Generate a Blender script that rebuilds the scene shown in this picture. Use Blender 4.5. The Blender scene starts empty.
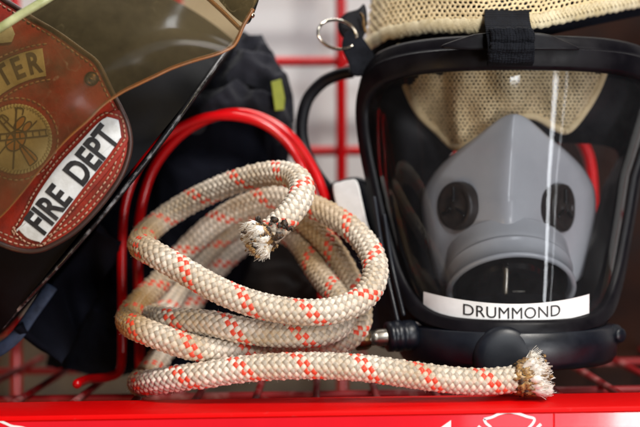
import bpy, bmesh, math, random
import numpy as np
from mathutils import Vector, Matrix, noise

random.seed(7); rng = np.random.default_rng(7)
S = bpy.context.scene
COL = S.collection
CAMD = 0.6          # camera stands 0.6 m in front of the plane of sharp focus
PX = 0.0005         # metres per photograph pixel in that plane

def P(px, py, Y=0.0):
    k = (CAMD + Y) / CAMD * PX
    return ((px - 320) * k, Y, (213.5 - py) * k)
def PA(pts):        # [(px,py,Ymm)]
    return np.array([P(a, b, c * .001) for a, b, c in pts])

# ------------------------------------------------------------------ materials
class NT:
    def __init__(s, name):
        s.m = bpy.data.materials.new(name); s.m.use_nodes = True
        s.t = s.m.node_tree; s.t.nodes.clear()
        s.out = s.t.nodes.new('ShaderNodeOutputMaterial')
    def n(s, kind, **kw):
        nd = s.t.nodes.new(kind)
        for k, v in kw.items():
            if k.startswith('_'): setattr(nd, k[1:], v)
            else:
                key = k.replace('__', ' ')
                nd.inputs[key].default_value = v
        return nd
    def l(s, a, b): s.t.links.new(a, b)

def rgba(c): return (c[0], c[1], c[2], 1)

def mat(name, c1, c2=None, rough=.5, nscale=60, bump=0.0, bscale=400, metal=0, spec=.5, coat=0, sub=0, rvar=.12,
        contrast=(.35, .65), sheen=0, detail=6):
    T = NT(name)
    b = T.n('ShaderNodeBsdfPrincipled', Roughness=rough, Metallic=metal)
    b.inputs['Specular IOR Level'].default_value = spec
    b.inputs['Coat Weight'].default_value = coat
    b.inputs['Sheen Weight'].default_value = sheen
    if sub:
        b.inputs['Subsurface Weight'].default_value = sub
        b.inputs['Subsurface Radius'].default_value = (.004, .003, .002)
        b.inputs['Subsurface Scale'].default_value = 1
    tc = T.n('ShaderNodeTexCoord')
    nz = T.n('ShaderNodeTexNoise', Scale=nscale, Detail=detail, Roughness=.6)
    T.l(tc.outputs['Object'], nz.inputs['Vector'])
    mr = T.n('ShaderNodeMapRange'); mr.inputs['From Min'].default_value = contrast[0]; mr.inputs['From Max'].default_value = contrast[1]
    T.l(nz.outputs['Fac'], mr.inputs['Value'])
    mx = T.n('ShaderNodeMix', _data_type='RGBA')
    mx.inputs['A'].default_value = rgba(c1); mx.inputs['B'].default_value = rgba(c2 or tuple(x * .75 for x in c1))
    T.l(mr.outputs['Result'], mx.inputs['Factor'])
    T.l(mx.outputs['Result'], b.inputs['Base Color'])
    n2 = T.n('ShaderNodeTexNoise', Scale=bscale, Detail=5, Roughness=.65)
    T.l(tc.outputs['Object'], n2.inputs['Vector'])
    r2 = T.n('ShaderNodeMapRange'); r2.inputs['To Min'].default_value = max(0, rough - rvar); r2.inputs['To Max'].default_value = min(1, rough + rvar)
    r2.inputs['From Min'].default_value = .3; r2.inputs['From Max'].default_value = .7
    T.l(nz.outputs['Fac'], r2.inputs['Value']); T.l(r2.outputs['Result'], b.inputs['Roughness'])
    if bump:
        bp = T.n('ShaderNodeBump', Strength=1.0, Distance=bump)
        T.l(n2.outputs['Fac'], bp.inputs['Height']); T.l(bp.outputs['Normal'], b.inputs['Normal'])
    T.l(b.outputs[0], T.out.inputs['Surface'])
    return T.m

def sheet_glass(name, tint, haze_col, haze, rough=.03, scratch=0.25, ior=1.5):
    """clear plastic sheet: fresnel reflection over tinted transmission, with dust and scratches"""
    T = NT(name)
    tr = T.n('ShaderNodeBsdfTransparent'); tr.inputs['Color'].default_value = rgba(tint)
    df = T.n('ShaderNodeBsdfDiffuse'); df.inputs['Color'].default_value = rgba(haze_col)
    gl = T.n('ShaderNodeBsdfGlossy', Roughness=rough)
    tc = T.n('ShaderNodeTexCoord')
    nz = T.n('ShaderNodeTexNoise', Scale=30, Detail=8, Roughness=.7); T.l(tc.outputs['Object'], nz.inputs['Vector'])
    # scratches: thin ridges of a stretched wave-distorted noise
    vo = T.n('ShaderNodeTexNoise', Scale=55, Detail=1.5, Roughness=.4, Distortion=2.5); T.l(tc.outputs['Object'], vo.inputs['Vector'])
    sb = T.n('ShaderNodeMath', _operation='SUBTRACT'); sb.inputs[1].default_value = .5; T.l(vo.outputs['Fac'], sb.inputs[0])
    ab = T.n('ShaderNodeMath', _operation='ABSOLUTE'); T.l(sb.outputs[0], ab.inputs[0])
    m1 = T.n('ShaderNodeMapRange'); m1.inputs['From Min'].default_value = .0; m1.inputs['From Max'].default_value = .0045
    m1.inputs['To Min'].default_value = scratch; m1.inputs['To Max'].default_value = 0; T.l(ab.outputs[0], m1.inputs['Value'])
    n3 = T.n('ShaderNodeTexNoise', Scale=38, Detail=2); T.l(tc.outputs['Object'], n3.inputs['Vector'])
    m3 = T.n('ShaderNodeMapRange'); m3.inputs['From Min'].default_value = .5; m3.inputs['From Max'].default_value = .62; T.l(n3.outputs['Fac'], m3.inputs['Value'])
    mm = T.n('ShaderNodeMath', _operation='MULTIPLY'); T.l(m1.outputs['Result'], mm.inputs[0]); T.l(m3.outputs['Result'], mm.inputs[1])
    m2 = T.n('ShaderNodeMapRange'); m2.inputs['From Min'].default_value = .35; m2.inputs['From Max'].default_value = .7
    m2.inputs['To Min'].default_value = haze * .55; m2.inputs['To Max'].default_value = haze * 1.4; T.l(nz.outputs['Fac'], m2.inputs['Value'])
    ad = T.n('ShaderNodeMath', _operation='ADD', _use_clamp=True); T.l(mm.outputs[0], ad.inputs[0]); T.l(m2.outputs['Result'], ad.inputs[1])
    x1 = T.n('ShaderNodeMixShader'); T.l(ad.outputs[0], x1.inputs[0]); T.l(tr.outputs[0], x1.inputs[1]); T.l(df.outputs[0], x1.inputs[2])
    fr = T.n('ShaderNodeFresnel', IOR=ior)
    x2 = T.n('ShaderNodeMixShader'); T.l(fr.outputs[0], x2.inputs[0]); T.l(x1.outputs[0], x2.inputs[1]); T.l(gl.outputs[0], x2.inputs[2])
    T.l(x2.outputs[0], T.out.inputs['Surface'])
    return T.m

M = {}
M['red'] = mat('red_powder_coat', (.60, .002, .004), (.46, .002, .004), .22, 25, 2e-5, 1500, spec=.5, rvar=.06)
M['rail'] = mat('red_rail_paint', (.72, .0015, .002), (.50, .035, .035), .48, 150, 3e-5, 900, rvar=.05, spec=.10, contrast=(.66, .76), detail=9)
M['sticker'] = mat('red_vinyl', (.78, .012, .022), (.72, .01, .02), .13, 30, 2e-5, 260, coat=.6, rvar=.04)
M['white_print'] = mat('white_vinyl', (.85, .83, .83), (.8, .76, .76), .3, 60)
M['wall'] = mat('white_wall_paint', (.70, .70, .69), (.62, .62, .62), .6, 5, 1e-4, 120)
M['black_rub'] = mat('black_rubber', (.004, .004, .006), (.007, .007, .009), .5, 40, 2e-5, 1800, rvar=.1, spec=.2)
M['frame'] = mat('black_frame_rubber', (.004, .0035, .005), (.007, .006, .008), .42, 60, 2e-5, 1500, rvar=.12, spec=.16)
M['plast'] = mat('blue_black_plastic', (.0035, .0045, .008), (.006, .008, .014), .40, 50, 2.5e-5, 1600, rvar=.1, spec=.42)
M['gloss_black'] = mat('gloss_black_plastic', (.004, .004, .005), (.008, .007, .007), .18, 50, 1e-5, 900)
M['coat'] = mat('dark_navy_cloth', (.003, .0032, .006), (.007, .008, .014), .95, 18, 3e-4, 900, spec=.1)
M['coat2'] = mat('grey_navy_cloth', (.019, .019, .026), (.006, .006, .009), .9, 34, 3e-4, 700, spec=.15, sheen=.1)
M['lime'] = mat('lime_reflective_tape', (.24, .26, .015), (.16, .18, .012), .6, 60)
M['steel'] = mat('polished_steel', (.75, .70, .62), (.6, .5, .36), .16, 80, metal=1, rvar=.06)
M['nickel'] = mat('dull_nickel', (.36, .34, .30), (.20, .17, .13), .38, 200, metal=1)
M['brass'] = mat('aged_brass', (.22, .14, .06), (.08, .05, .03), .35, 200, metal=1)
M['dome'] = mat('black_helmet_paint', (.003, .003, .004), (.006, .006, .008), .6, 40, 4e-5, 300, spec=.08)
M['leather'] = mat('red_leather', (.30, .020, .008), (.075, .016, .010), .5, 48, 2.6e-4, 700, spec=.25, contrast=(.40, .70), detail=9)
M['leather_dark'] = mat('dark_leather', (.05, .016, .010), (.02, .01, .008), .5, 60, 1e-4, 900)
M['cream'] = mat('aged_cream_leather', (.48, .43, .26), (.26, .21, .10), .55, 70, 1.5e-4, 700, contrast=(.42, .72))
M['worn_white'] = mat('worn_white_leather', (.62, .63, .63), (.36, .35, .31), .5, 90, 1.5e-4, 600, contrast=(.45, .8))
M['ink'] = mat('black_ink', (.012, .011, .012), (.035, .03, .028), .5, 150, contrast=(.5, .8))
M['ink_brown'] = mat('brown_ink', (.045, .026, .012), (.09, .055, .02), .5, 150)
M['ochre'] = mat('ochre_paint', (.46, .22, .045), (.32, .15, .03), .5, 90)
M['thread'] = mat('waxed_thread', (.42, .25, .17), (.28, .14, .08), .7, 300)
M['silver_wear'] = mat('chipped_edge', (.012, .012, .014), (.30, .30, .31), .35, 130, 2e-4, 500, contrast=(.5, .72))
M['orange_edge'] = mat('amber_sheet_edge', (.34, .13, .035), (.16, .07, .03), .3, 60, sub=.3)
M['green_edge'] = mat('greenish_sheet_edge', (.60, .62, .35), (.30, .32, .14), .18, 60, sub=.2)
M['visor'] = sheet_glass('amber_visor_sheet', (.62, .50, .31), (.24, .18, .085), .16, .13, .35, ior=1.22)
M['lens'] = sheet_glass('clear_lens_sheet', (.90, .90, .91), (.35, .34, .36), .022, .034, .0, ior=1.45)
M['net'] = mat('tan_knit_yarn', (.78, .62, .37), (.62, .47, .25), .8, 60, 2.5e-4, 1500, sheen=.2)
M['hem'] = mat('cream_hem_yarn', (.70, .60, .40), (.52, .41, .22), .8, 80, 4e-4, 1100, sheen=.2)
M['web'] = mat('charcoal_webbing', (.004, .0045, .007), (.011, .012, .016), .9, 200, 3e-4, 1500, spec=.12)
M['tag'] = mat('white_tag_plastic', (.88, .87, .86), (.72, .71, .69), .35, 60)
M['fibre'] = mat('white_core_fibre', (.82, .78, .71), (.50, .36, .19), .6, 330, contrast=(.50, .72))
M['char'] = mat('charred_sheath', (.020, .014, .010), (.13, .06, .02), .4, 420, 3e-4, 1500, contrast=(.45, .7))
M['melt'] = mat('melted_sheath', (.50, .29, .10), (.12, .055, .02), .33, 400, 3e-4, 1500, contrast=(.38, .62), coat=.3)
M['wood'] = mat('dark_stained_wood', (.009, .0025, .0015), (.024, .007, .003), .6, 20, 1e-4, 300, spec=.1)
M['tanboard'] = mat('beige_board', (.17, .135, .095), (.10, .075, .05), .7, 20, 1e-4, 300)
M['dusty'] = mat('dusty_red_wire', (.22, .003, .005), (.40, .16, .15), .5, 55, 6e-5, 600, contrast=(.52, .70), spec=.3)
M['valve'] = mat('brown_black_valve_rubber', (.034, .026, .022), (.014, .009, .009), .4, 120, 3e-5, 1500)
M['filler'] = mat('dark_brown_filler', (.010, .006, .005), (.022, .014, .012), .85, 50, 2e-4, 900)
M['strapblue'] = mat('navy_strap', (.03, .05, .10), (.015, .025, .05), .7, 200, 2e-4, 1500)

def silicone():
    T = NT('frosted_silicone')
    tc = T.n('ShaderNodeTexCoord'); nz = T.n('ShaderNodeTexNoise', Scale=26, Detail=9, Roughness=.62); T.l(tc.outputs['Object'], nz.inputs['Vector'])
    cr = T.n('ShaderNodeMix', _data_type='RGBA'); cr.inputs['A'].default_value = (.50, .51, .55, 1); cr.inputs['B'].default_value = (.95, .97, 1.0, 1)
    T.l(nz.outputs['Fac'], cr.inputs['Factor'])
    b = T.n('ShaderNodeBsdfPrincipled', Roughness=.27); b.inputs['Coat Weight'].default_value = .3; b.inputs['Coat Roughness'].default_value = .2
    T.l(cr.outputs['Result'], b.inputs['Base Color'])
    tl = T.n('ShaderNodeBsdfTranslucent'); tl.inputs['Color'].default_value = (.6, .62, .66, 1)
    tr = T.n('ShaderNodeBsdfTransparent'); tr.inputs['Color'].default_value = (.85, .86, .9, 1)
    a = T.n('ShaderNodeMixShader'); a.inputs[0].default_value = .35; T.l(b.outputs[0], a.inputs[1]); T.l(tl.outputs[0], a.inputs[2])
    c = T.n('ShaderNodeMixShader'); c.inputs[0].default_value = .12; T.l(a.outputs[0], c.inputs[1]); T.l(tr.outputs[0], c.inputs[2])
    T.l(c.outputs[0], T.out.inputs['Surface'])
    return T.m
M['silicone'] = silicone()

def rope_mat():
    T = NT('braided_rope_yarn')
    at = T.n('ShaderNodeAttribute', _attribute_name='yarn')
    sp = T.n('ShaderNodeSeparateColor'); T.l(at.outputs['Color'], sp.inputs[0])
    tc = T.n('ShaderNodeTexCoord')
    n1 = T.n('ShaderNodeTexNoise', Scale=28, Detail=5, Roughness=.6); T.l(tc.outputs['Object'], n1.inputs['Vector'])
    n2 = T.n('ShaderNodeTexNoise', Scale=900, Detail=3); T.l(tc.outputs['Object'], n2.inputs['Vector'])
    m1 = T.n('ShaderNodeMapRange'); m1.inputs['From Min'].default_value = .40; m1.inputs['From Max'].default_value = .64; T.l(n1.outputs['Fac'], m1.inputs['Value'])
    white = T.n('ShaderNodeMix', _data_type='RGBA'); white.inputs['A'].default_value = (.78, .69, .58, 1); white.inputs['B'].default_value = (.48, .355, .22, 1)
    T.l(m1.outputs['Result'], white.inputs['Factor'])
    # tan tint (blue channel): left turns, inner coil, and painted shade in braid gaps
    tan_mix = T.n('ShaderNodeMix', _data_type='RGBA'); tan_mix.inputs['B'].default_value = (.36, .205, .06, 1)
    T.l(sp.outputs['Blue'], tan_mix.inputs['Factor']); pass
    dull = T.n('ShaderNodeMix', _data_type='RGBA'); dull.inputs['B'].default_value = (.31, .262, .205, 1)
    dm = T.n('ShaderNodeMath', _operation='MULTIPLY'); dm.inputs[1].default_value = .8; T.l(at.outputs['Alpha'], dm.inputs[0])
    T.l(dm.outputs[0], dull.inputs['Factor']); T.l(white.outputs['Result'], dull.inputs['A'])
    T.l(dull.outputs['Result'], tan_mix.inputs['A'])
    og = T.n('ShaderNodeMix', _data_type='RGBA'); og.inputs['B'].default_value = (.74, .044, .008, 1)
    T.l(sp.outputs['Red'], og.inputs['Factor']); T.l(tan_mix.outputs['Result'], og.inputs['A'])
    bn = T.n('ShaderNodeMix', _data_type='RGBA'); bn.inputs['B'].default_value = (.09, .045, .02, 1)
    T.l(sp.outputs['Green'], bn.inputs['Factor']); T.l(og.outputs['Result'], bn.inputs['A'])
    b = T.n('ShaderNodeBsdfPrincipled', Roughness=.5); b.inputs['Sheen Weight'].default_value = .15
    T.l(bn.outputs['Result'], b.inputs['Base Color'])
    bp = T.n('ShaderNodeBump', Strength=.7, Distance=2e-4); T.l(n2.outputs['Fac'], bp.inputs['Height']); T.l(bp.outputs['Normal'], b.inputs['Normal'])
    T.l(b.outputs[0], T.out.inputs['Surface'])
    return T.m
M['rope'] = rope_mat()

# ------------------------------------------------------------------ object helpers
def thing(name, label, cat, loc=(0, 0, 0), group=None):
    o = bpy.data.objects.new(name, None); COL.objects.link(o); o.location = loc
    o.empty_display_size = .01
    o['label'] = label; o['category'] = cat
    if group: o['group'] = group
    return o
def tag(o, label, cat, group=None):
    o['label'] = label; o['category'] = cat
    if group: o['group'] = group
    return o

def obj(name, vf, material, parent=None, smooth=True, label=None, auto=None):
    v, f = vf
    me = bpy.data.meshes.new(name)
    me.from_pydata([tuple(map(float, p)) for p in v], [], [tuple(map(int, q)) for q in f])
    me.validate(); me.update()
    bm = bmesh.new(); bm.from_mesh(me); bmesh.ops.recalc_face_normals(bm, faces=bm.faces)
    if auto:
        for e in bm.edges:
            if len(e.link_faces) == 2 and e.calc_face_angle(0) > math.radians(auto): e.smooth = False
    bm.to_mesh(me); bm.free()
    for p in me.polygons: p.use_smooth = smooth
    mats = material if isinstance(material, (list, tuple)) else [material]
    for m in mats: me.materials.append(m)
    o = bpy.data.objects.new(name, me); COL.objects.link(o)
    if parent:
        o.parent = parent; o.matrix_parent_inverse = parent_world(parent).inverted()
    if label: o['label'] = label
    return o
def parent_world(p):
    m = Matrix.Translation(p.location) if p.type == 'EMPTY' else Matrix()
    return m

def join(*vfs):
    V, F, n = [], [], 0
    for v, f in vfs:
        v = np.asarray(v, float)
        V.append(v); F += [tuple(i + n for i in q) for q in f]; n += len(v)
    return np.concatenate(V), F

def catmull(pts, n=10, closed=False):
    p = np.asarray(pts, float); N = len(p); out = []
    rngi = range(N) if closed else range(N - 1)
    for i in rngi:
        if closed: a, b, c, d = p[(i - 1) % N], p[i], p[(i + 1) % N], p[(i + 2) % N]
        else: a, b, c, d = p[max(i - 1, 0)], p[i], p[i + 1], p[min(i + 2, N - 1)]
        for k in range(n):
            t = k / n
            out.append(.5 * ((2 * b) + (-a + c) * t + (2 * a - 5 * b + 4 * c - d) * t * t + (-a + 3 * b - 3 * c + d) * t ** 3))
    if not closed: out.append(p[-1])
    return np.array(out)

def resample(p, step=None, n=None):
    d = np.r_[0, np.cumsum(np.linalg.norm(np.diff(p, axis=0), axis=1))]
    n = n or max(2, int(d[-1] / step) + 1)
    s = np.linspace(0, d[-1], n)
    return np.stack([np.interp(s, d, p[:, k]) for k in range(p.shape[1])], 1), s

def frames(p, closed=False):
    t = np.gradient(p, axis=0)
    if closed: t = np.roll(p, -1, 0) - np.roll(p, 1, 0)
    t /= np.linalg.norm(t, axis=1)[:, None] + 1e-12
    n = np.zeros_like(p)
    a = np.array([0, 0, 1.]) if abs(t[0][2]) < .9 else np.array([0, 1., 0])
    n[0] = a - t[0] * a.dot(t[0]); n[0] /= np.linalg.norm(n[0])
    for i in range(1, len(p)):
        v = n[i - 1] - t[i] * n[i - 1].dot(t[i]); n[i] = v / (np.linalg.norm(v) + 1e-12)
    return t, n, np.cross(t, n)

def tube(p, r, seg=12, closed=False, cap=True, flat=1.0):
    p = np.asarray(p, float); t, n, b = frames(p, closed)
    r = np.broadcast_to(np.asarray(r, float), (len(p),))
    th = np.linspace(0, 2 * np.pi, seg, endpoint=False)
    V = (p[:, None] + r[:, None, None] * (np.cos(th)[None, :, None] * n[:, None] + flat * np.sin(th)[None, :, None] * b[:, None])).reshape(-1, 3)
    F = []; N = len(p)
    for i in range(N if closed else N - 1):
        i2 = (i + 1) % N
        for k in range(seg):
            k2 = (k + 1) % seg
            F.append((i * seg + k, i2 * seg + k, i2 * seg + k2, i * seg + k2))
    if cap and not closed:
        F.append(tuple(range(seg))[::-1]); F.append(tuple((N - 1) * seg + k for k in range(seg)))
    return V, F

def rod(pts, rpx, seg=12, closed=False, n=10):
    """rounded rod with softly domed ends"""
    p = catmull(pts, n, closed)
    if closed: return tube(p, rpx, seg, True)
    p, s = resample(p, n=max(12, len(p)))
    L = s[-1]; e = np.minimum(s, L - s); r = rpx * np.sqrt(np.clip(1 - (1 - np.clip(e / rpx, 0, 1)) ** 2, .02, 1))
    extra = np.array([0, .15, .4, .7, 1.0]) * rpx
    ss = np.unique(np.r_[extra, s[(s > rpx) & (s < L - rpx)], L - extra])
    q = np.stack([np.interp(ss, s, p[:, k]) for k in range(3)], 1)
    e = np.minimum(ss, L - ss); r = rpx * np.sqrt(np.clip(1 - (1 - np.clip(e / rpx, 0, 1)) ** 2, .01, 1))
    return tube(q, r, seg)

def box(c, s, bev=0, rot=None):
    bm = bmesh.new(); bmesh.ops.create_cube(bm, size=1)
    for v in bm.verts: v.co = Vector((v.co.x * s[0], v.co.y * s[1], v.co.z * s[2]))
    if bev: bmesh.ops.bevel(bm, geom=bm.edges[:], offset=bev, segments=3, profile=.5, affect='EDGES')
    if rot is not None:
        for v in bm.verts: v.co = rot @ v.co
    for v in bm.verts: v.co += Vector(c)
    bm.verts.index_update()
    r = (np.array([v.co[:] for v in bm.verts]), [tuple(v.index for v in f.verts) for f in bm.faces]); bm.free(); return r

def slab(outline, depth, thick, rings=6, bev=.0006, centre=None, smoothn=0, closed_back=True):
    """solid plate from a star-shaped outline in photo pixels; depth(px,py)->Y of its front"""
    o = np.array(outline, float)
    if smoothn: o = catmull(o, smoothn, True)
    c = np.array(centre) if centre else o.mean(0)
    V, F = [], []; n = len(o)
    def row(k, dy):
        for q in (c + (o - c) * k): V.append(P(q[0], q[1], depth(q[0], q[1]) + dy))
    w = np.linalg.norm(o - c, axis=1).mean() * PX
    ks = [(j + 1) / rings * (1 - bev / w * 1.0) for j in range(rings)]
    V.append(P(c[0], c[1], depth(*c)))
    for k in ks: row(k, 0)
    row(1 - bev / w * .3, bev * .3); row(1, bev); row(1, thick - bev); row(1 - bev / w, thick)
    nr = rings + 4
    for k in range(n): F.append((0, 1 + k, 1 + (k + 1) % n))
    for r in range(nr - 1):
        for k in range(n):
            a = 1 + r * n + k; b = 1 + r * n + (k + 1) % n
            F.append((a, a + n, b + n, b))
    F.append(tuple(1 + (nr - 1) * n + k for k in range(n)))
    return np.array(V), F

def lathe(profile, c, axis, seg=48, ref=(1, 0, 0)):
    """profile [(r, s)] swept round axis from c"""
    a = Vector(axis).normalized(); u = Vector(ref); u = (u - a * u.dot(a)).normalized(); w = a.cross(u)
    V, F = [], []; c = Vector(c)
    for r, s in profile:
        for k in range(seg):
            t = 2 * math.pi * k / seg
            V.append(tuple(c + a * s + u * (r * math.cos(t)) + w * (r * math.sin(t))))
    for i in range(len(profile) - 1):
        for k in range(seg):
            F.append((i * seg + k, i * seg + (k + 1) % seg, (i + 1) * seg + (k + 1) % seg, (i + 1) * seg + k))
    if profile[0][0] > 1e-6: pass
    return np.array(V), F

def text_mesh(s, size, bold=0, xs=1.0, spacing=1.0, align='CENTER'):
    cu = bpy.data.curves.new('txt', 'FONT'); cu.body = s; cu.size = size; cu.offset = bold
    cu.align_x = align; cu.align_y = 'CENTER'; cu.space_character = spacing; cu.resolution_u = 4
    o = bpy.data.objects.new('txt', cu); COL.objects.link(o)
    dg = bpy.context.evaluated_depsgraph_get(); me = bpy.data.meshes.new_from_object(o.evaluated_get(dg))
    bm = bmesh.new(); bm.from_mesh(me); bmesh.ops.triangulate(bm, faces=bm.faces[:])
    bmesh.ops.subdivide_edges(bm, edges=[e for e in bm.edges if e.calc_length() > size * .25], cuts=2)
    bmesh.ops.triangulate(bm, faces=bm.faces[:])
    bm.verts.index_update()
    V = np.array([v.co[:] for v in bm.verts]); F = [tuple(v.index for v in f.verts) for f in bm.faces]; bm.free()
    bpy.data.objects.remove(o); bpy.data.curves.remove(cu); bpy.data.meshes.remove(me)
    V[:, 0] *= xs
    return V, F

def grid_surface(fn, U, W):
    V = [fn(u, w) for w in W for u in U]; nu = len(U)
    F = [(j * nu + i, j * nu + i + 1, (j + 1) * nu + i + 1, (j + 1) * nu + i) for j in range(len(W) - 1) for i in range(nu - 1)]
    return np.array(V), F

def add_solidify(o, th, off=0):
    m = o.modifiers.new('s', 'SOLIDIFY'); m.thickness = th; m.offset = off; return m
def add_subsurf(o, n=1):
    m = o.modifiers.new('ss', 'SUBSURF'); m.levels = n; m.render_levels = n; return m

# ------------------------------------------------------------------ SETTING
wall = obj('back_wall', grid_surface(lambda u, w: (u, .32, w), np.linspace(-.9, .9, 3), np.linspace(-.7, .7, 3)), M['wall'], smooth=False)
wall['kind'] = 'structure'

lp = obj('lower_wall_board', box((0, .312, -.395), (1.7, .012, .62), .001), M['tanboard']); tag(lp, 'beige board along the foot of the white wall, seen under the wire shelf', 'board')
# ------------------------------------------------------------------ red wire back panel
TILT = math.radians(.9)
gp = thing('wire_grid_panel', 'red wire grid panel standing in front of the white wall', 'wire panel', (0, .26, -.3))
def at26(px, py): return np.array(P(px, py, .26))
vs = [340 + 163 * k for k in range(-3, 5)]
hs = [-120, -30, 60, 150, 241, 331, 421]
for i, x in enumerate(vs):
    a = at26(x, -170); b = at26(x + 3, 560)
    obj('vertical_wire', rod([a, (a + b) / 2, b], .0040, 12), M['red'], gp)
for y in hs:
    a = at26(-260, y + 3); b = at26(960, y - 2)
    a[1] += .006; b[1] += .006
    obj('horizontal_wire', rod([a, (a + b) / 2, b], .0036, 12), M['red'], gp)

# dark wooden side board behind the mask on the right
wb = obj('side_board', box((.255, .235, -.02), (.20, .012, .60), .001), M['wood'])
tag(wb, 'dark reddish brown wooden board upright behind the right of the mask', 'board')

# ------------------------------------------------------------------ SHELF
SHZ0 = -.0937
def shz(x): return SHZ0 + x * math.tan(TILT)
sh = thing('wire_shelf', 'red wire shelf with a flat front rail carrying a red sticker', 'shelf', (0, 0, SHZ0))
Rt = Matrix.Rotation(-TILT, 3, 'Y')
def on_shelf(x, y, dz=0): return (x, y, shz(x) + dz)
# rail: channel with rounded lips
prof = [(-.0300, 0), (-.0306, -.0002), (-.0310, -.0008), (-.0310, -.0022), (-.0303, -.0027), (-.0303, -.030), (-.0285, -.031), (-.0275, -.0295), (-.0275, -.003),
        (.0115, -.003), (.0122, -.0028), (.0126, -.002), (.0126, -.0009), (.0120, -.0002), (.0114, 0)]
V, F = [], []
xs = np.linspace(-.45, .45, 31)
for x in xs:
    for (y, z) in prof: V.append((x, y, shz(x) + z))
n = len(prof)
for i in range(len(xs) - 1):
    for k in range(n): F.append((i * n + k, (i + 1) * n + k, (i + 1) * n + (k + 1) % n, i * n + (k + 1) % n))
obj('front_rail', (V, F), M['rail'], sh, smooth=True, auto=35)
# floor wires of the shelf
wires = []
k = 0
for x in np.arange(-.45, .46, .032):
    wires.append(rod([on_shelf(x, .011, -.0040), on_shelf(x, .12, -.0040), on_shelf(x, .24, -.0040)], .0020, 10))
for y in (.075, .20):
    wires.append(rod([on_shelf(-.45, y, -.0083), on_shelf(0, y, -.0083), on_shelf(.45, y, -.0083)], .0024, 10))
obj('wire_decking', join(*wires), M['dusty'], sh)
# red sticker on the rail face with a white badge outline
sx0, sx1 = -.20, .1105
def face(x, z, off=.0003): return (x, -.0303 - off, shz(x) + z)
st = obj('sticker', ([face(x, z, .00025) for x in (sx0, sx1) for z in (-.0030, -.030)], [(0, 1, 3, 2)]), M['sticker'], sh, smooth=False)
obj('sticker', ([face(x, z, .00022) for x in (.1115, .30) for z in (-.0030, -.030)], [(0, 1, 3, 2)]), M['sticker'], sh, smooth=False)
def facepx(px, py): # a point of the photograph on the rail face
    k = (CAMD - .0306) / CAMD * PX
    return np.array(((px - 320) * k, -.03075, (213.5 - py) * k))
def flat_stroke(pts, w, closed=False, n=8):
    p = catmull(np.array(pts, float), n, closed)
    t = np.gradient(p, axis=0)
    if closed: t = np.roll(p, -1, 0) - np.roll(p, 1, 0)
    t /= np.linalg.norm(t, axis=1)[:, None] + 1e-9; nn = np.stack([-t[:, 1], t[:, 0]], 1)
    return p + nn * w / 2, p - nn * w / 2
def stroke_vf(pts, w, place, closed=False, n=8):
    a, b = flat_stroke(pts, w, closed, n); N = len(a)
    V = [place(*q) for q in a] + [place(*q) for q in b]
    F = [(i, (i + 1) % N, (i + 1) % N + N, i + N) for i in range(N if closed else N - 1)]
    return np.array(V), F
badge = [stroke_vf([(484, 419), (492, 417), (500, 413.5), (509, 412), (518, 413.5), (527, 416.5), (534, 418.5), (533, 423), (528, 429), (524, 440)], 2.6, facepx),
         stroke_vf([(484, 419), (486, 423), (491, 428), (494, 440)], 2.6, facepx),
         stroke_vf([(478, 426), (482, 430), (487, 438)], 3, facepx), stroke_vf([(541, 424), (537, 428), (531, 437)], 3, facepx),
         (np.array([facepx(*q) for q in [(451, 420), (441, 427), (436, 436), (451, 436)]]), [(0, 1, 2, 3)]),
         stroke_vf([(-12, 420), (-2, 420.5), (5, 423), (12, 426), (22, 427.5), (34, 431)], 2.6, facepx)]
for b_ in badge: obj('badge_line', b_, M['white_print'], st, smooth=False)

# red rod dividers (hoops)
def hoop(pts, r, nm='hoop_divider'): return obj(nm, rod(PA(pts), r, 16, n=14), M['red'], sh)
hoop([(76, 385, 44), (80, 382, 52), (90, 379, 66), (108, 377, 74), (120, 370, 77), (122, 345, 77), (122, 300, 77), (122, 250, 77), (125, 205, 77), (140, 165, 77), (168, 135, 77),
      (200, 119, 77), (228, 116, 77), (258, 122, 77), (282, 138, 77), (300, 163, 77), (314, 200, 84), (320, 250, 90), (322, 320, 90), (322, 374, 90)], .0026)
hoop([(140, 374, 100), (139, 320, 99), (138, 260, 96), (140, 215, 94), (152, 172, 92), (176, 139, 90), (205, 120, 88), (235, 113, 86), (262, 118, 86), (288, 134, 86), (308, 160, 88), (322, 190, 90), (331, 225, 92), (334, 300, 96), (335, 372, 100)], .0029)
hoop([(540, 366, 150), (540, 300, 150), (541, 200, 150), (550, 150, 150), (568, 132, 150), (584, 146, 150), (592, 180, 150), (593, 270, 150), (593, 366, 150)], .0036)

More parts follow.
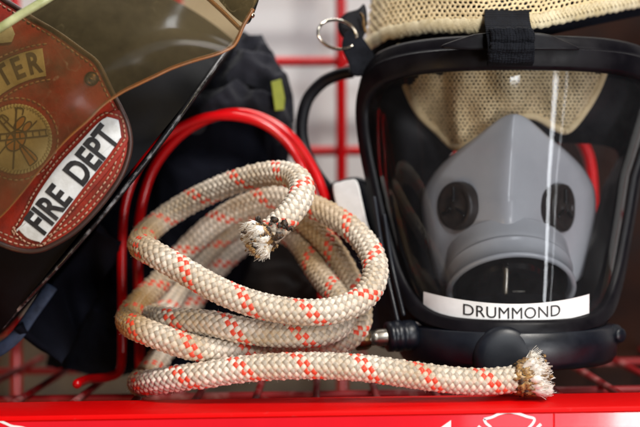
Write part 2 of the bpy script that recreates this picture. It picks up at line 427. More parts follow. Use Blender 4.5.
# ------------------------------------------------------------------ dark turnout coat
def coat():
    U = np.linspace(0, 2 * np.pi, 220); W = np.linspace(0, 1, 150)
    cx, cy = P(170, 200, .17)[0], .172
    # left / right silhouette per height (photo px at Y .15)
    zt = P(0, 44, .17)[2]; zb = shz(cx) - .0015
    rows = []
    tabz = [0, .2, .4, .55, .7, .82, .92, .97, 1]
    L = [44, 40, 50, 76, 110, 140, 165, 185, 215]
    R = [222, 232, 262, 284, 292, 290, 280, 268, 246]
    def f(u, w):
        z = zb + (zt - zb) * w
        l = np.interp(w, tabz, L); r = np.interp(w, tabz, R)
        k = (CAMD + .16) / CAMD * PX
        xl, xr = (l - 320) * k, (r - 320) * k; c = (xl + xr) / 2; hw = (xr - xl) / 2
        dd = .048 * (1 - .75 * max(0, w - .8) / .2)
        x = c + hw * math.cos(u); y = cy + dd * math.sin(u)
        q = Vector((x * 22, y * 22 + 3, z * 14)); fold = .013 * (.35 - abs(noise.noise(q)) * 1.8) + .006 * (.3 - abs(noise.noise(q * 2.6))) + .0015 * noise.noise(q * 8)
        s = 1 + fold / .05
        return (c + (x - c) * (1 + fold / .12), cy + (y - cy) * s, z + fold * .5)
    v, fc = grid_surface(f, U, W)
    nu = len(U)
    fc.append(tuple((len(W) - 1) * nu + i for i in range(nu - 1)))
    return v, fc
ct = thing('turnout_coat', 'bundled dark navy turnout coat behind the red hoops', 'coat', (P(170, 0, .17)[0], .172, shz(-.1)))
obj('coat_body', coat(), [M['coat']], ct)
# collar folds visible above the hoop
def ridged(q, f, seed): return noise.noise(Vector((q[0] * f + seed, q[1] * f, q[2] * f)))
for pts, r, fl in (([(120, 150, 112), (150, 128, 112), (185, 110, 108), (222, 101, 106), (250, 100, 108), (275, 112, 114), (284, 135, 120)], .010, .8),
               ([(185, 128, 112), (215, 90, 118), (240, 72, 118), (262, 74, 120), (276, 92, 124), (284, 118, 126)], .012, .8),
               ([(205, 100, 124), (225, 66, 124), (245, 50, 126), (258, 52, 128), (268, 66, 130)], .011, .7)):
    p, _s = resample(catmull(PA(pts), 10), n=90); k = np.linspace(0, 1, 90)
    v, f = tube(p, r * (.55 + .45 * np.sin(np.pi * k)), 40, flat=fl)
    v = np.array([q + np.array((0, -1, .6)) * (.0075 * (.35 - abs(ridged(q, 62, r * 900)) * 2) + .0022 * ridged(q, 150, 3) + .0006 * ridged(q, 420, 5)) for q in v])
    obj('collar_fold', (v, f), M['coat2'], ct)
obj('reflective_strip', slab([(271, 82), (281, 79), (285, 98), (284, 110), (275, 111)], lambda x, y: .100, .003), M['lime'], ct, smooth=False)

def filler(u, w):  # added dark body, standing in for the shade behind the coil
    k = (CAMD + .215) / CAMD * PX; cx = (276 - 320) * k; zb = shz(cx) - .0015; H = (213.5 - 232) * k - zb
    e = lambda c: math.copysign(abs(c) ** .6, c); top = math.sqrt(max(0, 1 - w ** 5))
    x = cx + 46 * k * e(math.cos(u)) * (.9 + .1 * top) * (1 if w < .999 else .9); y = .215 + .026 * e(math.sin(u)) * (.35 + .65 * top)
    q = Vector((x * 30 + 7, y * 30, w * 3)); f_ = .006 * noise.noise(q) + .002 * noise.noise(q * 4)
    return (x + f_ * math.cos(u), y + f_ * math.sin(u), zb + H * w + f_)
bv, bf = grid_surface(filler, np.linspace(0, 2 * np.pi, 90), np.linspace(0, 1, 50)); bf.append(tuple(49 * 90 + i for i in range(89)))
kb = obj('dark_filler', (bv, bf), M['filler']); tag(kb, 'added dark brown soft bag on the wire shelf behind the middle of the rope coil', 'filler')

# ------------------------------------------------------------------ HELMET
# lies on its side: helmet 'right' runs up-right in the photo, helmet 'up' runs up-left
hu = np.array((.630, .777)); hv = np.array((-.777, .630))
def l2s(u, v):  # helmet px -> photo px
    d = hu * u + hv * v; return 75 + d[0], 182 - d[1]
def hp(u, v, Y): return P(*l2s(u, v), Y)
hm = thing('fire_helmet', 'black fire helmet lying on its side with red leather front shield and amber visor', 'helmet', (P(40, 150, .06)[0], .06, P(40, 150, .06)[2]))
# crown shell
def shell(u, w):
    # u: angle round helmet (0..2pi), w: 0 at brim .. 1 at top
    a = w * math.pi / 2
    ru, rd = 208, .098; ca = math.cos(a) ** .55
    rib = 1 + .018 * math.cos(u * 8) * math.sin(a * 2)
    uu = ru * ca * math.cos(u) * rib; dd = rd * ca * math.sin(u) * rib
    vv = -36 + 190 * math.sin(a)
    vv += 0
    return hp(uu + 2, vv, .086 + dd)
obj('crown', grid_surface(shell, np.linspace(0, 2 * np.pi, 97), np.linspace(0, .995, 40)), M['dome'], hm)
# brim: thin plate with rounded worn edge
def brim_rows():
    V, F = [], []; n = 140
    rows = [(.70, 3.2), (.9, 3.0), (.985, 2.6), (1.0, 0), (.985, -2.6), (.9, -3), (.70, -3.2)]
    for k, off in rows:
        for i in range(n):
            t = 2 * math.pi * i / n
            cu, cd = math.cos(t), math.sin(t)
            e = 2.6
            su = math.copysign(abs(cu) ** (2 / e), cu); sd = math.copysign(abs(cd) ** (2 / e), cd)
            u = 22 + 190 * su * k; d = .088 + .106 * sd * k
            curl = 5 * (su * su) * k * k - 1.5 * math.sin(3 * t) * k
            V.append(hp(u, -41 + off + curl + random.uniform(-.12, .12), d))
    m = len(rows)
    for r in range(m - 1):
        for i in range(n): F.append((r * n + i, r * n + (i + 1) % n, (r + 1) * n + (i + 1) % n, (r + 1) * n + i))
    for i in range(n): F.append(((m - 1) * n + i, (m - 1) * n + (i + 1) % n, (i + 1) % n, i))
    return V, F
obj('brim', brim_rows(), M['dome'], hm)
# chipped metallic bead along the front of the brim
pts = []
for t in np.linspace(math.radians(200), math.radians(352), 60):
    cu, cd = math.cos(t), math.sin(t); e = 2.6
    su = math.copysign(abs(cu) ** (2 / e), cu); sd = math.copysign(abs(cd) ** (2 / e), cd)
    pts.append(hp(22 + 190 * su, -41 + 5 * su * su - 1.5 * math.sin(3 * t), .088 + .1065 * sd))
v, f = tube(np.array(pts), .0009, 10)
v += rng.normal(0, .00008, v.shape)
obj('brim_edge', (v, f), M['silver_wear'], hm)
# leather shield
def shY(px, py):
    dx, dy = px - 75, 182 - py; u = hu[0] * dx + hu[1] * dy; v = hv[0] * dx + hv[1] * dy
    return -.026 + 1.0 * (u * PX) ** 2 + .05 * (v * PX)
out = [(-70, 60), (-40, -20), (8, 2), (31, 17), (58, 33), (83, 51), (95, 60), (102, 70), (112, 91), (121, 108), (128, 124), (131, 142), (128, 160), (119, 181), (98, 209),
       (75, 232), (52, 246), (38, 251), (22, 251), (0, 244), (-40, 222), (-72, 180)]
shl = obj('leather_shield', slab(out, shY, .004, 12, .0009, centre=(30, 140), smoothn=4), M['leather'], hm)
def onsh(off): return lambda px, py: P(px, py, shY(px, py) - off)
def ring_pts(outline, d, c):
    o = catmull(np.array(outline, float), 4, True); t = np.roll(o, -1, 0) - np.roll(o, 1, 0); t /= np.linalg.norm(t, axis=1)[:, None]
    nn = np.stack([-t[:, 1], t[:, 0]], 1); s = np.sign(((np.array(c) - o) * nn).sum(1)); return o + nn * s[:, None] * d
def sh_line(pts2, r, off=.0003, seg=8, closed=False):
    return tube(np.array([P(q[0], q[1], shY(*q) - off) for q in pts2]), r, seg, closed, cap=not closed)
# dark rolled rim of the shield
obj('rolled_rim', sh_line(ring_pts(out, .5, (30, 140)), .0013, .0, 10, True), M['leather_dark'], shl)
def stitches(path, dash=3.6, gap=2.2, r=.00042, off=.0003, closed=False):
    p = np.asarray(path, float)
    if closed: p = np.vstack([p, p[:1]])
    d = np.r_[0, np.cumsum(np.linalg.norm(np.diff(p, axis=0), axis=1))]; out_ = []
    s = 0
    while s + dash < d[-1]:
        q = [(np.interp(s + dash * k / 3, d, p[:, 0]), np.interp(s + dash * k / 3, d, p[:, 1])) for k in range(4)]
        pp = np.array([P(a[0], a[1], shY(*a) - off + (.0003 if k in (0, 3) else -.0001)) for k, a in enumerate(q)])
        out_.append(tube(pp, r, 6)); s += dash + gap
    return join(*out_)
obj('stitching', join(stitches(ring_pts(out, 6, (30, 140)), closed=True), stitches(ring_pts(out, 11, (30, 140))[40:80])), M['thread'], shl)
# raised lower panel of the shield with FIRE DEPT patch
fdp = [(22, 226), (30, 208), (48, 180), (68, 156), (90, 134), (107, 118), (118, 117), (124, 128), (123, 145), (108, 168), (84, 196), (58, 222), (42, 234), (30, 236)]
obj('lower_panel', slab([(a + (a - 74) * .10, b + (b - 178) * .10) for a, b in fdp], lambda x, y: shY(x, y) - .0010, .0016, 5, .0005, smoothn=4), M['leather'], shl)
fdq = [(17.5, 229), (17.2, 231.5), (27, 215), (38, 194), (57, 167), (80, 142), (98, 123), (106, 117.5), (108, 117), (117, 119.5), (119, 122), (121, 136), (120, 139), (106, 159), (84, 187), (62, 216), (42, 241), (39, 242), (27, 238)]
patch = obj('name_patch', slab(fdq, lambda x, y: shY(x, y) - .0019, .0014, 5, .0004, centre=(70, 180), smoothn=4), M['worn_white'], shl)
c_ = np.array((72, 181))
o_ = catmull(np.array(fdq, float), 4, True)
obj('patch_stitching', join(stitches(ring_pts(fdq, -4, (70, 180)), 3, 2, off=.0012, closed=True)), M['thread'], shl)
def place_text(s, size, cx, cy, ang, bold, xs, depth, spacing=1.0):
    v, f = text_mesh(s, size, bold, xs, spacing); a = math.radians(ang); out_ = []
    for p in v:
        x = cx + p[0] * math.cos(a) - p[1] * math.sin(a); y = cy - (p[0] * math.sin(a) + p[1] * math.cos(a))
        out_.append(P(x, y, depth(x, y)))
    return np.array(out_), f
obj('lettering', place_text('FIRE  DEPT', 36.5, 73, 180.5, 51.5, 1.2, .72, lambda x, y: shY(x, y) - .0022, 1.0), M['ink'], patch, smooth=False)
# upper arched patch, letters TER
def arc_pt(r, deg): # arch centre
    a = math.radians(deg); return 60 + r * math.cos(a), 173 - r * math.sin(a)
arch = [arc_pt(126, d) for d in np.linspace(98, 150, 16)] + [arc_pt(98, d) for d in np.linspace(150, 98, 16)]
ap = obj('arched_patch', slab(arch, lambda x, y: shY(x, y) - .0012, .0012, 3, .0003, centre=arc_pt(112, 126)), M['cream'], shl)
arch_edge = [arc_pt(130, d) for d in np.linspace(96, 150, 22)], [arc_pt(94, d) for d in np.linspace(96, 150, 22)]
obj('stitching', join(stitches(arch_edge[0]), stitches(arch_edge[1])), M['thread'], shl)
let = []
for ch, d in (('R', 103.5), ('E', 112.0), ('T', 120.0)):
    x, y = arc_pt(112, d); let.append(place_text(ch, 30, x, y, d - 90, .9, .72, lambda x, y: shY(x, y) - .0015))
obj('lettering', join(*let), M['ink_brown'], ap, smooth=False)
# small cream patch at the frame's left edge
obj('corner_patch', slab([(-30, 22), (-6, 24), (10, 22), (15, 34), (12, 42), (-4, 44), (-32, 56)], lambda x, y: shY(x, y) - .0012, .0012, 3, .0003), M['cream'], shl)
# round emblem with beaded border
ec = (17, 139); er = 35
circ = [(ec[0] + er * math.cos(t), ec[1] + er * math.sin(t)) for t in np.linspace(0, 2 * np.pi, 48, endpoint=False)]
em = obj('round_emblem', slab(circ, lambda x, y: shY(x, y) - .0012, .0012, 4, .0003), M['cream'], shl)
beads = []
for t in np.linspace(0, 2 * np.pi, 62, endpoint=False):
    bx_, by_ = ec[0] + (er - 1.6) * math.cos(t), ec[1] + (er - 1.6) * math.sin(t)
    c = np.array(P(bx_, by_, shY(bx_, by_) - .0014)); d = np.array((math.cos(t + .5), 0, -math.sin(t + .5))) * .0010
    beads.append(rod([c - d, c, c + d], .00065, 6, n=3))
obj('beaded_border', join(*beads), M['cream'], em)
obj('stitching', join(stitches([(ec[0] + (er + 6) * math.cos(t), ec[1] + (er + 6) * math.sin(t)) for t in np.linspace(0, 2 * np.pi, 80)])), M['thread'], shl)
esf = lambda x, y: P(x, y, shY(x, y) - .0016)
def EL(u, v): # emblem local axes follow the shield
    d = hu * u + hv * v; return ec[0] + d[0], ec[1] - d[1]
def es(pts, w, n=4): return stroke_vf([EL(*q) for q in pts], w, esf, n=n)
ink = []
# ladder
ink += [es([(-22, 22), (22, -22)], 1.6), es([(-17, 26), (26, -17)], 1.6)]
for k in np.linspace(.02, .98, 10): ink.append(es([(-22 + 44 * k, 22 - 44 * k), (-17 + 43 * k, 26 - 43 * k)], 1.1))
# pike pole, axe and trumpet
ink += [es([(-26, -16), (24, 20)], 1.7), es([(24, 20), (27, 14), (22, 11)], 1.4), es([(20, 17), (26, 24)], 1.2)]
ink += [es([(-6, -29), (4, 28)], 1.6), es([(-1, 24), (9, 27), (10, 19), (3, 20)], 1.2), es([(-27, 4), (-12, 4), (0, 0)], 1.3), es([(27, -4), (14, -3)], 1.4)]
ink += [es([(-13, -27), (-5, -8), (-1, -9), (-2, -28), (-13, -27)], 1.2), es([(8, 28), (6, 8)], 1.3)]
ring = lambda r1, r2, cx, cy: es([(cx + r1 * math.cos(t), cy + r2 * math.sin(t)) for t in np.linspace(0, 2 * np.pi, 18)], 1.3, 2)
ink += [ring(11.6, 8.6, -2, 0), ring(8, 3.4, 14, 8), ring(6, 3, 16, 0)]
obj('emblem_linework', join(*ink), M['ink_brown'], em, smooth=False)
def blob(r1, r2, cx, cy, rot=0):
    pts = []
    for t in np.linspace(0, 2 * np.pi, 20, endpoint=False):
        a, b = r1 * math.cos(t), r2 * math.sin(t); c, s = math.cos(rot), math.sin(rot); pts.append(EL(cx + a * c - b * s, cy + a * s + b * c))
    V = [P(q[0], q[1], shY(*q) - .00145) for q in pts]; return np.array(V), [tuple(range(20))]
trum = np.array([P(*EL(*q), shY(*EL(*q)) - .00145) for q in [(-13, -27), (-5, -8), (-1, -9), (-2, -28)]])
obj('emblem_paint', join(blob(11, 8, -2, 0), blob(7.5, 3, 14, 8), blob(5.5, 2.6, 16, 0), (trum, [(0, 1, 2, 3)])), M['ochre'], em, smooth=False)
# shield screw
sc = np.array(P(91.5, 79, shY(91.5, 79)))
obj('shield_screw', join(lathe([(0, -.0022), (.0018, -.0021), (.0031, -.0014), (.0036, 0)], sc, (0, 1, 0), 24), box(sc + np.array((0, -.0021, 0)), (.0052, .0004, .0007), 0, Matrix.Rotation(.6, 3, 'Y'))), M['brass'], shl)

# visor: thick curved amber sheet
low = [(-60, 262), (-30, 242), (0, 217), (20, 195), (43, 166), (66, 140), (88, 120), (103, 105), (122, 92), (138, 84), (155, 76), (172, 68), (194, 60.5), (208, 56.5), (219, 53), (228, 49), (234, 45), (239, 36), (243, 26), (250, 14), (258, 0), (268, -22)]
up = [(-120, 120), (-60, 62), (-30, 44), (0, 27), (22, 13), (44, 0), (66, -14), (100, -34)]
lowc, _ = resample(catmull(np.array(low, float), 8), n=130)
upc, _ = resample(catmull(np.array(up, float), 8), n=130)
def visY(px, py):
    dx, dy = px - 75, 182 - py; u = hu[0] * dx + hu[1] * dy; v = hv[0] * dx + hv[1] * dy
    return -.043 + 1.35 * ((u - 20) * PX) ** 2 + .06 * v * PX
V, F = [], []; nw = 24
for j in range(nw):
    k = j / (nw - 1)
    for i in range(130):
        q = lowc[i] * (1 - k) + upc[i] * k
        V.append(P(q[0], q[1], visY(*q) - .010 * math.sin(math.pi * k)))
for j in range(nw - 1):
    for i in range(129): F.append((j * 130 + i, j * 130 + i + 1, (j + 1) * 130 + i + 1, (j + 1) * 130 + i))
vz = obj('visor', (V, F), M['visor'], hm)
obj('visor_edge', tube(np.array([P(q[0], q[1], visY(*q) + .0008) for q in lowc[:120]]), np.interp(np.arange(120), [0, 50, 75, 119], [.0004, .0005, .0009, .0010]), 10, flat=.8), M['orange_edge'], vz)
obj('visor_upper_edge', tube(np.array([P(q[0], q[1] + 1, visY(*q) - .002) for q in upc[20:125]]), .0021, 12), M['green_edge'], vz)
obj('visor_seam', tube(np.array([P(*q, visY(*q) + .004) for q in catmull([(203, -6), (212, 2), (224, 13), (240, 29)], 6)]), .0011, 8), M['orange_edge'], vz)
obj('visor_bracket', slab([(214, -14), (222, 4), (238, 20), (248, 24), (254, 14), (260, -4), (262, -20)], lambda x, y: visY(x, y) + .006, .005, 4, .001, smoothn=3), M['gloss_black'], hm)
obj('bracket_rivet', lathe([(0, -.0012), (.0010, -.0009), (.0014, 0)], P(252, 15.5, visY(252, 15.5) + .0055), (0, 1, 0), 16), M['steel'], hm)
# ear flap / lining hanging below the brim
def flap(u, w):
    x, y = (u * 230 - 60), 0
    p0 = l2s(-150 + 130 * u, -46 - 58 * w * (1 - .5 * u))
    return P(p0[0], p0[1], .035 + .05 * math.sin(u * 3) + .01 * math.sin(u * 17 + w * 4) * w + .02 * w)
o = obj('ear_flap', grid_surface(flap, np.linspace(0, 1, 60), np.linspace(0, 1, 16)), M['coat'], hm); add_solidify(o, .004)
o = obj('chin_strap', tube(catmull(PA([(-24, 362, 44), (2, 348, 40), (18, 334, 40), (32, 314, 44), (52, 286, 50)]), 8), .0035, 12, flat=.3), M['strapblue'], hm)

# ------------------------------------------------------------------ ROPE
RR = .0067
ctrl = [(262, 238, -8), (278, 227, -4), (296, 210, 4), (306, 191, 14), (300, 176, 28), (280, 171, 40), (250, 177, 52), (213, 190, 66), (178, 208, 78), (158, 222, 80), (146, 233, 66), (141, 240, 46),
        (140, 246, 24), (145, 249, 6), (158, 256, -2), (180, 268, -5), (212, 288, -8), (247, 303, -9), (287, 312, -9), (325, 314, -7), (355, 307, -2), (374, 292, 6), (379, 270, 16), (372, 249, 28),
        (355, 230, 38), (330, 213, 48), (304, 203, 56), (280, 195, 66), (250, 202, 76), (215, 222, 88), (180, 255, 91), (158, 288, 80), (141, 307, 62), (130, 319, 38), (129, 324, 18), (136, 328, 6),
        (152, 334, 1), (180, 343, -1), (210, 350, 2), (245, 353, 10), (290, 351, 18), (325, 349, 20), (350, 340, 24), (364, 320, 34), (354, 294, 46), (336, 262, 58), (316, 234, 67),
        (293, 212, 77), (262, 211, 90), (226, 232, 103), (190, 270, 105), (164, 308, 78), (149, 316, 42), (157, 319, 18), (175, 322, 8), (205, 326, 4), (245, 332, 2), (290, 336, 2),
        (328, 335, 6), (348, 323, 18), (348, 308, 32), (334, 288, 46), (318, 264, 61), (303, 242, 73), (286, 229, 87), (260, 232, 104), (226, 256, 113), (196, 296, 112), (172, 338, 94), (154, 366, 68), (143, 380, 48), (137, 384, 28),
        (150, 383, 10), (180, 377, 0), (220, 371, -5), (260, 367, -8), (310, 365, -10), (360, 367, -11), (400, 373, -11), (440, 379, -10), (478, 383, -9), (505, 381, -8), (529, 377, -7)]
path = PA(ctrl)
pc, s = resample(catmull(path, 12), step=.004)
P0 = pc.copy()
for it in range(60):
    d = pc[:, None] - pc[None]; D = np.linalg.norm(d, axis=2)
    idx = np.arange(len(pc)); far = np.abs(idx[:, None] - idx[None]) > 10
    near = far & (D < 2 * RR * 1.03)
    push = np.where(near[..., None], d / (D[..., None] + 1e-9) * (2 * RR * 1.03 - D)[..., None] * np.array((.3, 1.0, .5)), 0).sum(1) * .4
    push[0] = push[-1] = 0
    pc = pc + push + (P0 - pc) * .02
    lap = np.zeros_like(pc); lap[1:-1] = (pc[:-2] + pc[2:]) / 2 - pc[1:-1]; pc += lap * .25
    zmin = np.array([shz(q[0]) for q in pc]) + RR * 1.02 - np.where(pc[:, 1] > .014, .0018, 0)
    pc[:, 2] = np.maximum(pc[:, 2], zmin)
near_ct = int((far & (np.linalg.norm(pc[:, None] - pc[None], axis=2) < 2 * RR * .93)).sum()) // 2
print('ROPE overlaps', near_ct, 'length', s[-1])
pc, s = resample(catmull(pc, 6), step=.00028)
t_, n_, b_ = frames(pc)
NT_ = 112; NB = 9; PITCH = NB * .00345
th = np.linspace(0, 2 * np.pi, NT_, endpoint=False)
sv, tv = np.meshgrid(s, th, indexing='ij')
twist = .35 * np.sin(sv * 23)            # the braid wanders a little
A = NB * (-(tv + twist) / (2 * np.pi) + sv / PITCH) ; B = NB * ((tv + twist) / (2 * np.pi) + sv / PITCH)
ia, ib = np.floor(A), np.floor(B); fa, fb = A - ia, B - ib
par = np.where((ia + ib) % 2 == 0, 1.0, -1.0)
def prof_(f, w=1.0): x = np.clip(np.abs(2 * f - 1) / w, 0, 1); return np.sqrt(1 - x ** 2.1 * .995)
# each family: yarn indexed by floor of one coordinate, waving over and under along the other
hA = prof_(fa, .94) * 1.0 + .55 * par * np.sin(np.pi * fb)
hB = prof_(fb, .94) * 1.0 - .55 * par * np.sin(np.pi * fa)
# three plies in each yarn
hA += .07 * np.abs(np.cos(3 * np.pi * fa)); hB += .07 * np.abs(np.cos(3 * np.pi * fb))
hA -= .12
isA = hA > hB
h = np.maximum(hA, hB)
na = (ia.astype(int)) % NB
orange = (isA & ((na == 0) | (na == 1))).astype(float) * (.90 + .1 * rng.random((len(pc), 1)))
jit = rng.normal(0, .04, h.shape)
# the wear of years: yarns differ a little in fullness
full = 1 + .17 * np.sin(ia * 12.9 + np.floor(B) * 78.2) * np.cos(ib * 37.7)
r = RR - .00120 + .00088 * h * full + .00003 * jit
endd = np.minimum(sv, s[-1] - sv)
slen = np.where(sv > s[-1] / 2, .0062, .0042)
scorch = np.clip(1.15 - endd / slen + .5 * np.sin(ia * 4.7 + ib * 2.9) + .25 * np.sin(tv * 5 + 1) + rng.normal(0, .12, h.shape), 0, 1)
scorch[endd > .012] = 0
# tan tint where the rope turns hard at the left and inside the coil
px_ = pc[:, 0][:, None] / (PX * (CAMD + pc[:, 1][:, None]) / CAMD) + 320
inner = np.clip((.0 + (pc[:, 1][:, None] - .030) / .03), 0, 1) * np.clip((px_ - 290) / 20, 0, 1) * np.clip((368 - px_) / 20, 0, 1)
tan_tint = np.clip((160 - px_) / 22, 0, 1) * .92 + inner * .8
tan_tint = np.maximum(tan_tint, np.clip(.95 - h, 0, 1) * .75)  # braid gaps browned: shade put into the colour
tan_tint = np.clip(tan_tint * (.85 + .3 * rng.random((1, NT_))), 0, 1) * np.ones_like(h)
V = pc[:, None] + r[..., None] * (np.cos(th)[None, :, None] * n_[:, None] + np.sin(th)[None, :, None] * b_[:, None])
Nn = len(pc)
I, K = np.meshgrid(np.arange(Nn - 1), np.arange(NT_), indexing='ij'); K2 = (K + 1) % NT_
quads = np.stack([I * NT_ + K, (I + 1) * NT_ + K, (I + 1) * NT_ + K2, I * NT_ + K2], -1).reshape(-1, 4)[:, ::-1]
me = bpy.data.meshes.new('rope_sheath')
me.vertices.add(Nn * NT_); me.vertices.foreach_set('co', V.reshape(-1).astype(np.float32))
me.loops.add(len(quads) * 4); me.loops.foreach_set('vertex_index', quads.reshape(-1).astype(np.int32))
me.polygons.add(len(quads)); me.polygons.foreach_set('loop_start', np.arange(0, len(quads) * 4, 4, dtype=np.int32))
me.polygons.foreach_set('use_smooth', np.ones(len(quads), bool)); me.update(calc_edges=True)
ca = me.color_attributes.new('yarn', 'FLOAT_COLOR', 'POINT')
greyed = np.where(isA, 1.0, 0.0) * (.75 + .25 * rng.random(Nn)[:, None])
cd = np.stack([orange, scorch, tan_tint, greyed], -1).reshape(-1).astype(np.float32)
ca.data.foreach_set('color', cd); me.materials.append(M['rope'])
rope = thing('rope_coil', 'stiff coil of white and orange braided rope with two frayed scorched ends on the rail', 'rope', (.0, .03, SHZ0))
ro = bpy.data.objects.new('braided_sheath', me); COL.objects.link(ro); ro.parent = rope; ro.matrix_parent_inverse = Matrix.Translation(rope.location).inverted()

def lump(c, r, seed):
    bm = bmesh.new(); bmesh.ops.create_icosphere(bm, subdivisions=3, radius=1)
    rr = np.random.default_rng(seed); k = rr.normal(0, 1, (5, 3)) * 2.2; ph = rr.random(5) * 6; sc_ = 1 + rr.uniform(-.3, .3, 3)
    V = np.array([v.co[:] for v in bm.verts]); F = [tuple(v.index for v in f.verts) for f in bm.faces]; bm.free()
    d = np.array([1 + .55 * noise.noise(Vector(q * 1.6 + seed)) + .35 * noise.noise(Vector(q * 3.7 + seed)) + .22 * noise.noise(Vector(q * 8 + seed)) for q in V])
    return V * d[:, None] * r * sc_ + np.array(c), F
def crust_ring(end, di, u, w, seed, R0, minor, L, amp):
    """fused, melted collar running from the braid into the core"""
    V, F = [], []; n, m = 150, 44
    for i in range(n):
        a = 2 * math.pi * i / n; rad = u * math.cos(a) + w * math.sin(a)
        shift = L * .35 * noise.noise(Vector((math.cos(a) * 1.6, math.sin(a) * 1.6, seed)))
        for j in range(m):
            b = 2 * math.pi * j / m
            o = rad * math.cos(b) + di * math.sin(b) * (L / minor)
            q = end + rad * R0 + di * shift
            p = q + o * minor
            v = Vector(p * 1000)
            d = .55 * noise.noise(v * .45 + Vector((seed, 0, 0))) + .35 * noise.noise(v * 1.2) + .22 * noise.noise(v * 3.1) - .25 * max(0, noise.noise(v * .9 + Vector((5, 5, 5))))
            V.append(p + (rad * math.cos(b) + di * math.sin(b)) * minor * amp * d)
    for i in range(n):
        for j in range(m): F.append((i * m + j, ((i + 1) % n) * m + j, ((i + 1) % n) * m + (j + 1) % m, i * m + (j + 1) % m))
    return np.array(V), F
def frayed(end, di, seed, length, flare, big=1.0, minor=.0016, L=.0022):
    rr = np.random.default_rng(seed)
    di = di / np.linalg.norm(di); u = np.cross(di, (0, 1, 0)); u /= np.linalg.norm(u); w = np.cross(di, u)
    fib, crust, dark = [], [], []
    bunch = [(a, rad) for rad, k in ((0, 1), (.38, 5), (.66, 9), (.9, 14)) for a in np.linspace(0, 2 * np.pi, k, endpoint=False)]
    for a, rad in bunch:
        a += rr.uniform(-.3, .3); ud = u * math.cos(a) + w * math.sin(a); base = end + ud * rad * RR * .8 - di * .002
        Lb = length * rr.uniform(.78, 1.05); fl = flare * rr.uniform(.6, 1.4)
        tipv = di * Lb * (1 - .22 * rad ** 2) + ud * rad * fl * Lb; side = (u * rr.normal() + w * rr.normal()) * .0007
        pos = lambda k: base + tipv * k + ud * rad * .0022 * math.sin(k * 3) + side * math.sin(k * 4)
        ks = np.linspace(0, 1, 12)
        fib.append(tube(np.array([pos(k * .86) for k in ks]), .00155 * big * np.sqrt(np.clip(1.02 - ks ** 5, .02, 1)) * (1 + .12 * np.sin(ks * 9 + a)), 10))
        for j in range(60):
            o = (u * rr.normal() + w * rr.normal()) * .0009 * big; k1 = rr.uniform(.62, 1.03) + (.12 if rr.random() < .06 else 0)
            e = (u * rr.normal() + w * rr.normal() + di * rr.normal() * .6) * .0011
            fib.append(tube(np.array([pos(k1 * k) + o * (.5 + .5 * k) + e * k * k for k in np.linspace(0, 1, 6)]), np.linspace(.00016, .00010, 6), 4))
    crust.append(crust_ring(end - di * .0008, di, u, w, seed, RR * .90, minor, L, 1.0))
    dark.append(crust_ring(end - di * .0022, di, u, w, seed + 40, RR * .93, minor * .72, L * .62, 1.3))
    for j in range(int(95 * big ** 2)):        # singed yarn stubs standing off the collar
        a = rr.uniform(0, 2 * np.pi); ud = u * math.cos(a) + w * math.sin(a); c = end + ud * RR * rr.uniform(.85, 1.08) + di * rr.uniform(-.0045 * big ** 2.2, .0035 * big)
        d2 = ud * rr.uniform(.2, 1) + di * rr.uniform(-.4, 1) + (u * rr.normal() + w * rr.normal()) * .5; d2 /= np.linalg.norm(d2)
        ln = rr.uniform(.0008, .0026); q = np.array([c, c + d2 * ln * .5, c + d2 * ln + (u * rr.normal() + w * rr.normal()) * .0005])
        (crust if rr.random() < .6 else dark).append(tube(q, [.0005 * big, .00045 * big, .0001], 6))
        if rr.random() < .5: (crust if rr.random() < .6 else dark).append(lump(c, rr.uniform(.0004, .0009) * big, seed * 100 + j))
    for j in range(int(46 * big ** 3)):     # melted crumbs caught among the core yarns
        a = rr.uniform(0, 2 * np.pi); ud = u * math.cos(a) + w * math.sin(a); k = rr.uniform(0, 1) ** 1.5
        c = end + di * length * (.05 + .75 * k) + ud * (RR * (.85 + flare * k * 1.1)) * rr.uniform(.85, 1.02)
        (crust if rr.random() < (.45 if big <= 1 else .7) else dark).append(lump(c, rr.uniform(.0005, .0013) * (1 - .4 * k) * big, seed * 100 + 200 + j))
    return fib, crust, dark, u, w
dA = pc[0] - pc[12]
fib, crust, dark, u, w = frayed(pc[0], np.array((-.80, -.35, -.42)), 3, .0105, .30, 1.0, .0014, .0020)
for j, (x, y, Y, r_) in enumerate(((272, 221, -12, .0019), (283, 223, -12, .0019), (258, 220, -9, .0015), (279, 235, -16, .0024), (289, 228, -12, .0015))):
    for q in range(7):       # each charred knob is a cluster of fused crumbs
        jx = np.array(P(x, y, Y * .001)) + rng.normal(0, r_ * .5, 3)
        dark.append(lump(jx, r_ * rng.uniform(.35, .75), j * 10 + q))
for q in range(8): (crust if q % 3 else dark).append(lump(np.array(P(253, 248, -.014)) + rng.normal(0, .0012, 3), .0034 * rng.uniform(.35, .75), 50 + q))
fe = obj('frayed_core', join(*fib), M['fibre'], ro)
obj('melted_crust', join(*crust), M['melt'], fe); obj('charred_crust', join(*dark), M['char'], fe)
fib, crust, dark, u, w = frayed(pc[-1], np.array((.96, -.10, .30)), 9, .0132, .44, 1.25, .0030, .0074)
fe = obj('frayed_core', join(*fib), M['fibre'], ro)
obj('melted_crust', join(*crust), M['melt'], fe); obj('charred_crust', join(*dark), M['char'], fe)

